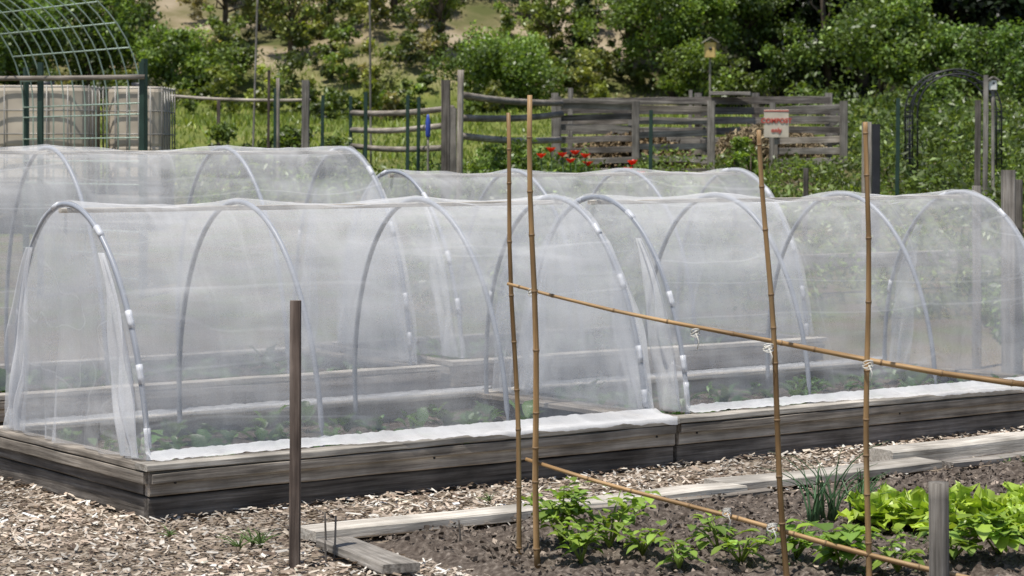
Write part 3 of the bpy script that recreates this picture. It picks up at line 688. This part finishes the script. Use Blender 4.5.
def poppies(name,pts):
    st=[]
    for x,y,z in pts:
        zz=terr(x,y); st.append(tube([(x,y,zz),(x+.02,y,(zz+z)/2),(x,y,z)],.006,5,(.08,.15,.04)))
        n=6; th=np.linspace(0,6.28,n,endpoint=False)+random.random(); d=np.stack([np.cos(th),np.sin(th),np.full(n,.5)],-1)
        st.append(leaves(np.tile([x,y,z],(n,1)),d,.065,.075,np.tile([.70,.04,.02],(n,1))*rng.uniform(.7,1.1,(n,1)),-.35,.2,.04))
    build(name,st,[LEAF],None,True)
poppies('red_poppies',[((p-512)*24.9*k,24.9+random.uniform(-.2,.2),1.57+(156-q)*24.9*k) for p,q in [(551,152),(562,157),(575,155),(585,158),(588,166),(541,158),(570,163)]]+[((p-512)*23*k,23,1.57+(156-q)*23*k) for p,q in [(632,165),(640,176),(628,172)]])
n=60000; x=rng.uniform(-16,16,n); y=rng.uniform(30,50,n); z=np.array([terr(a,b) for a,b in zip(x,y)])
h=rng.uniform(.05,.17,n)*np.array([.6+1.2*abs(noise.noise(Vector((a*.5,b*.5,0)))) for a,b in zip(x,y)])
th=rng.random(n)*6.28; w=rng.uniform(.012,.03,n); s=np.stack([np.cos(th),np.sin(th),0*th],-1)*w[:,None]; B=np.stack([x,y,z-.02],-1); T=B+np.stack([rng.normal(0,.35,n)*h,rng.normal(0,.35,n)*h,h],-1)
Vg=np.stack([B-s,B+s,T+s*.2,T-s*.2],1).reshape(-1,3)
build('meadow_grass',[(Vg,np.arange(4*n).reshape(n,4),np.repeat(leafcols(n,(.18,.25,.05),.3,.4),4,axis=0))],[LEAF])
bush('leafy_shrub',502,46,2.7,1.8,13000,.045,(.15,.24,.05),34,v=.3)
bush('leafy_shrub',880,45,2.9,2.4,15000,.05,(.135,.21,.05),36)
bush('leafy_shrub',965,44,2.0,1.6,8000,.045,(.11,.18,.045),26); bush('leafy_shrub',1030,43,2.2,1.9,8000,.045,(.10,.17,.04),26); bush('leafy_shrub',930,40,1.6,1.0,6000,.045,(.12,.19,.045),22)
def tree(name,px,D,w,h,n,leaf,col,cl=26,bot=.2,**kw):
    x=(px-512)*D*k; return obj(name,grow((x,D,terr(x,D)),h,w/2,n,leaf,col,cl,True,bot,**kw))
tree('deciduous_tree',672,49,2.6,3.3,12000,.05,(.14,.22,.045),36,.1); tree('deciduous_tree',745,49.5,2.4,3.0,11000,.05,(.14,.22,.05),34,.1)
tree('deciduous_tree',630,51,1.6,2.6,6000,.045,(.12,.18,.04),26,.1); tree('deciduous_tree',795,48,1.8,1.7,7000,.045,(.12,.19,.045),24,.05)
tree('deciduous_tree',700,47.5,2.2,1.6,7000,.045,(.14,.21,.04),24,.05)
tree('young_tree',395,52,1.7,3.4,3600,.05,(.19,.25,.06),34,.25); tree('young_tree',330,52,1.8,3.2,3600,.05,(.19,.24,.07),34,.25); tree('young_tree',290,50,1.6,2.6,3200,.05,(.20,.26,.07),30,.2)
tree('young_tree',440,50,1.5,2.6,3000,.05,(.16,.22,.05),30,.2); tree('young_tree',550,51,1.3,2.2,2600,.05,(.16,.22,.05),26,.2); tree('young_tree',225,51,1.7,3.0,3600,.05,(.17,.23,.06),30,.2)
tree('deciduous_tree',200,48,2.0,1.6,6500,.05,(.16,.24,.05),26,.05); tree('deciduous_tree',165,46,1.5,1.8,5000,.05,(.12,.19,.04),24,.1)
tree('deciduous_tree',90,48,3.0,3.0,9000,.055,(.12,.19,.04),30,.1); tree('deciduous_tree',20,47,2.6,3.0,8000,.055,(.11,.18,.04),30,.1); tree('deciduous_tree',-70,49,3.0,3.4,8000,.06,(.11,.18,.04),24,.1)
for px,D,h,r in [(258,53,3.2,.7),(482,55,3.8,1.2),(582,51.5,2.3,.6),(430,56,3,.8),(15,52,4,1.1),(525,54,3.0,.9),(350,57,3.2,.9)]:
    x=(px-512)*D*k; obj('conifer_tree',conifer((x,D,terr(x,D)),h,r,6000,.05,(.045,.07,.032)))
bl=[]
for i in range(330):
    D=random.uniform(40,64) if i%2 else random.uniform(43,54); x=random.uniform(-16,2 if D<47 else 5)
    if D<48 and .6<x<3.2: continue
    if D<43 and x>-3: continue
    if random.random()<.5 and -1.5<x<2.6 and D>54: continue
    w=random.uniform(.4,1.5)*(.65 if D<47 else 1); col=random.choice([YG,MG,(.21,.24,.07),(.12,.165,.045),(.23,.22,.11),BG,(.07,.10,.03)])
    bl+=grow((x,D,terr(x,D)),w*random.uniform(.6,1.3),w/2,int(480*w+130),.05,col,9,False,.0)
obj('hillside_scrub',bl)
bl=[]
for i in range(105):
    D=random.uniform(49.5,68); x=random.uniform(5,22)*(D/55)
    if i<14: x=random.uniform(3.2,6.5); D=random.uniform(53,62)
    elif i<50: D=random.uniform(48.5,53); x=random.uniform(5.8,16)
    h=random.uniform(2.6,5.5); bl+=grow((x,D,terr(x,D)),h,h*.3,2200,.09,random.choice([(.018,.036,.012),(.026,.048,.015),(.014,.026,.011)]),22,True,.04,(.04,.03,.025),.4,.1)
obj('distant_trees',bl)
bl=[]
for i in range(55):
    D=random.uniform(60,85); x=random.uniform(-34,4); h=random.uniform(2,5)
    bl+=grow((x,D,terr(x,D)),h,h*.32,1300,.11,random.choice([DG,MG,(.07,.105,.04)]),18,True,.1)
obj('distant_trees',bl)

# ------------------------------------------------------------ light + camera
w=bpy.data.worlds.new('World'); S.world=w; w.use_nodes=True; nt=w.node_tree; nt.nodes.clear()
sd=Vector((-.22,-.30,1.1)).normalized(); el=math.asin(sd.z)
sky=nt.nodes.new('ShaderNodeTexSky'); sky.sky_type='NISHITA'; sky.sun_disc=False; sky.sun_elevation=el; sky.sun_rotation=math.atan2(sd.x,sd.y)
bg=nt.nodes.new('ShaderNodeBackground'); bg.inputs[1].default_value=.115; o=nt.nodes.new('ShaderNodeOutputWorld')
nt.links.new(sky.outputs[0],bg.inputs[0]); nt.links.new(bg.outputs[0],o.inputs[0])
sl=bpy.data.lights.new('sun','SUN'); sl.energy=5.0; sl.angle=math.radians(.5); sl.color=(1,.955,.88)
so=bpy.data.objects.new('sun',sl); so.rotation_euler=(-sd).to_track_quat('-Z','Y').to_euler(); COL.objects.link(so)
cd=bpy.data.cameras.new('camera'); cd.sensor_width=36; cd.lens=36*2250/1024; cd.shift_y=-132/1024; cd.clip_end=600; cd.clip_start=.1
cd.dof.use_dof=True; cd.dof.focus_distance=10.6; cd.dof.aperture_fstop=6.3
co=bpy.data.objects.new('camera',cd); co.location=(0,0,1.57); co.rotation_euler=(math.pi/2,0,0); COL.objects.link(co); S.camera=co
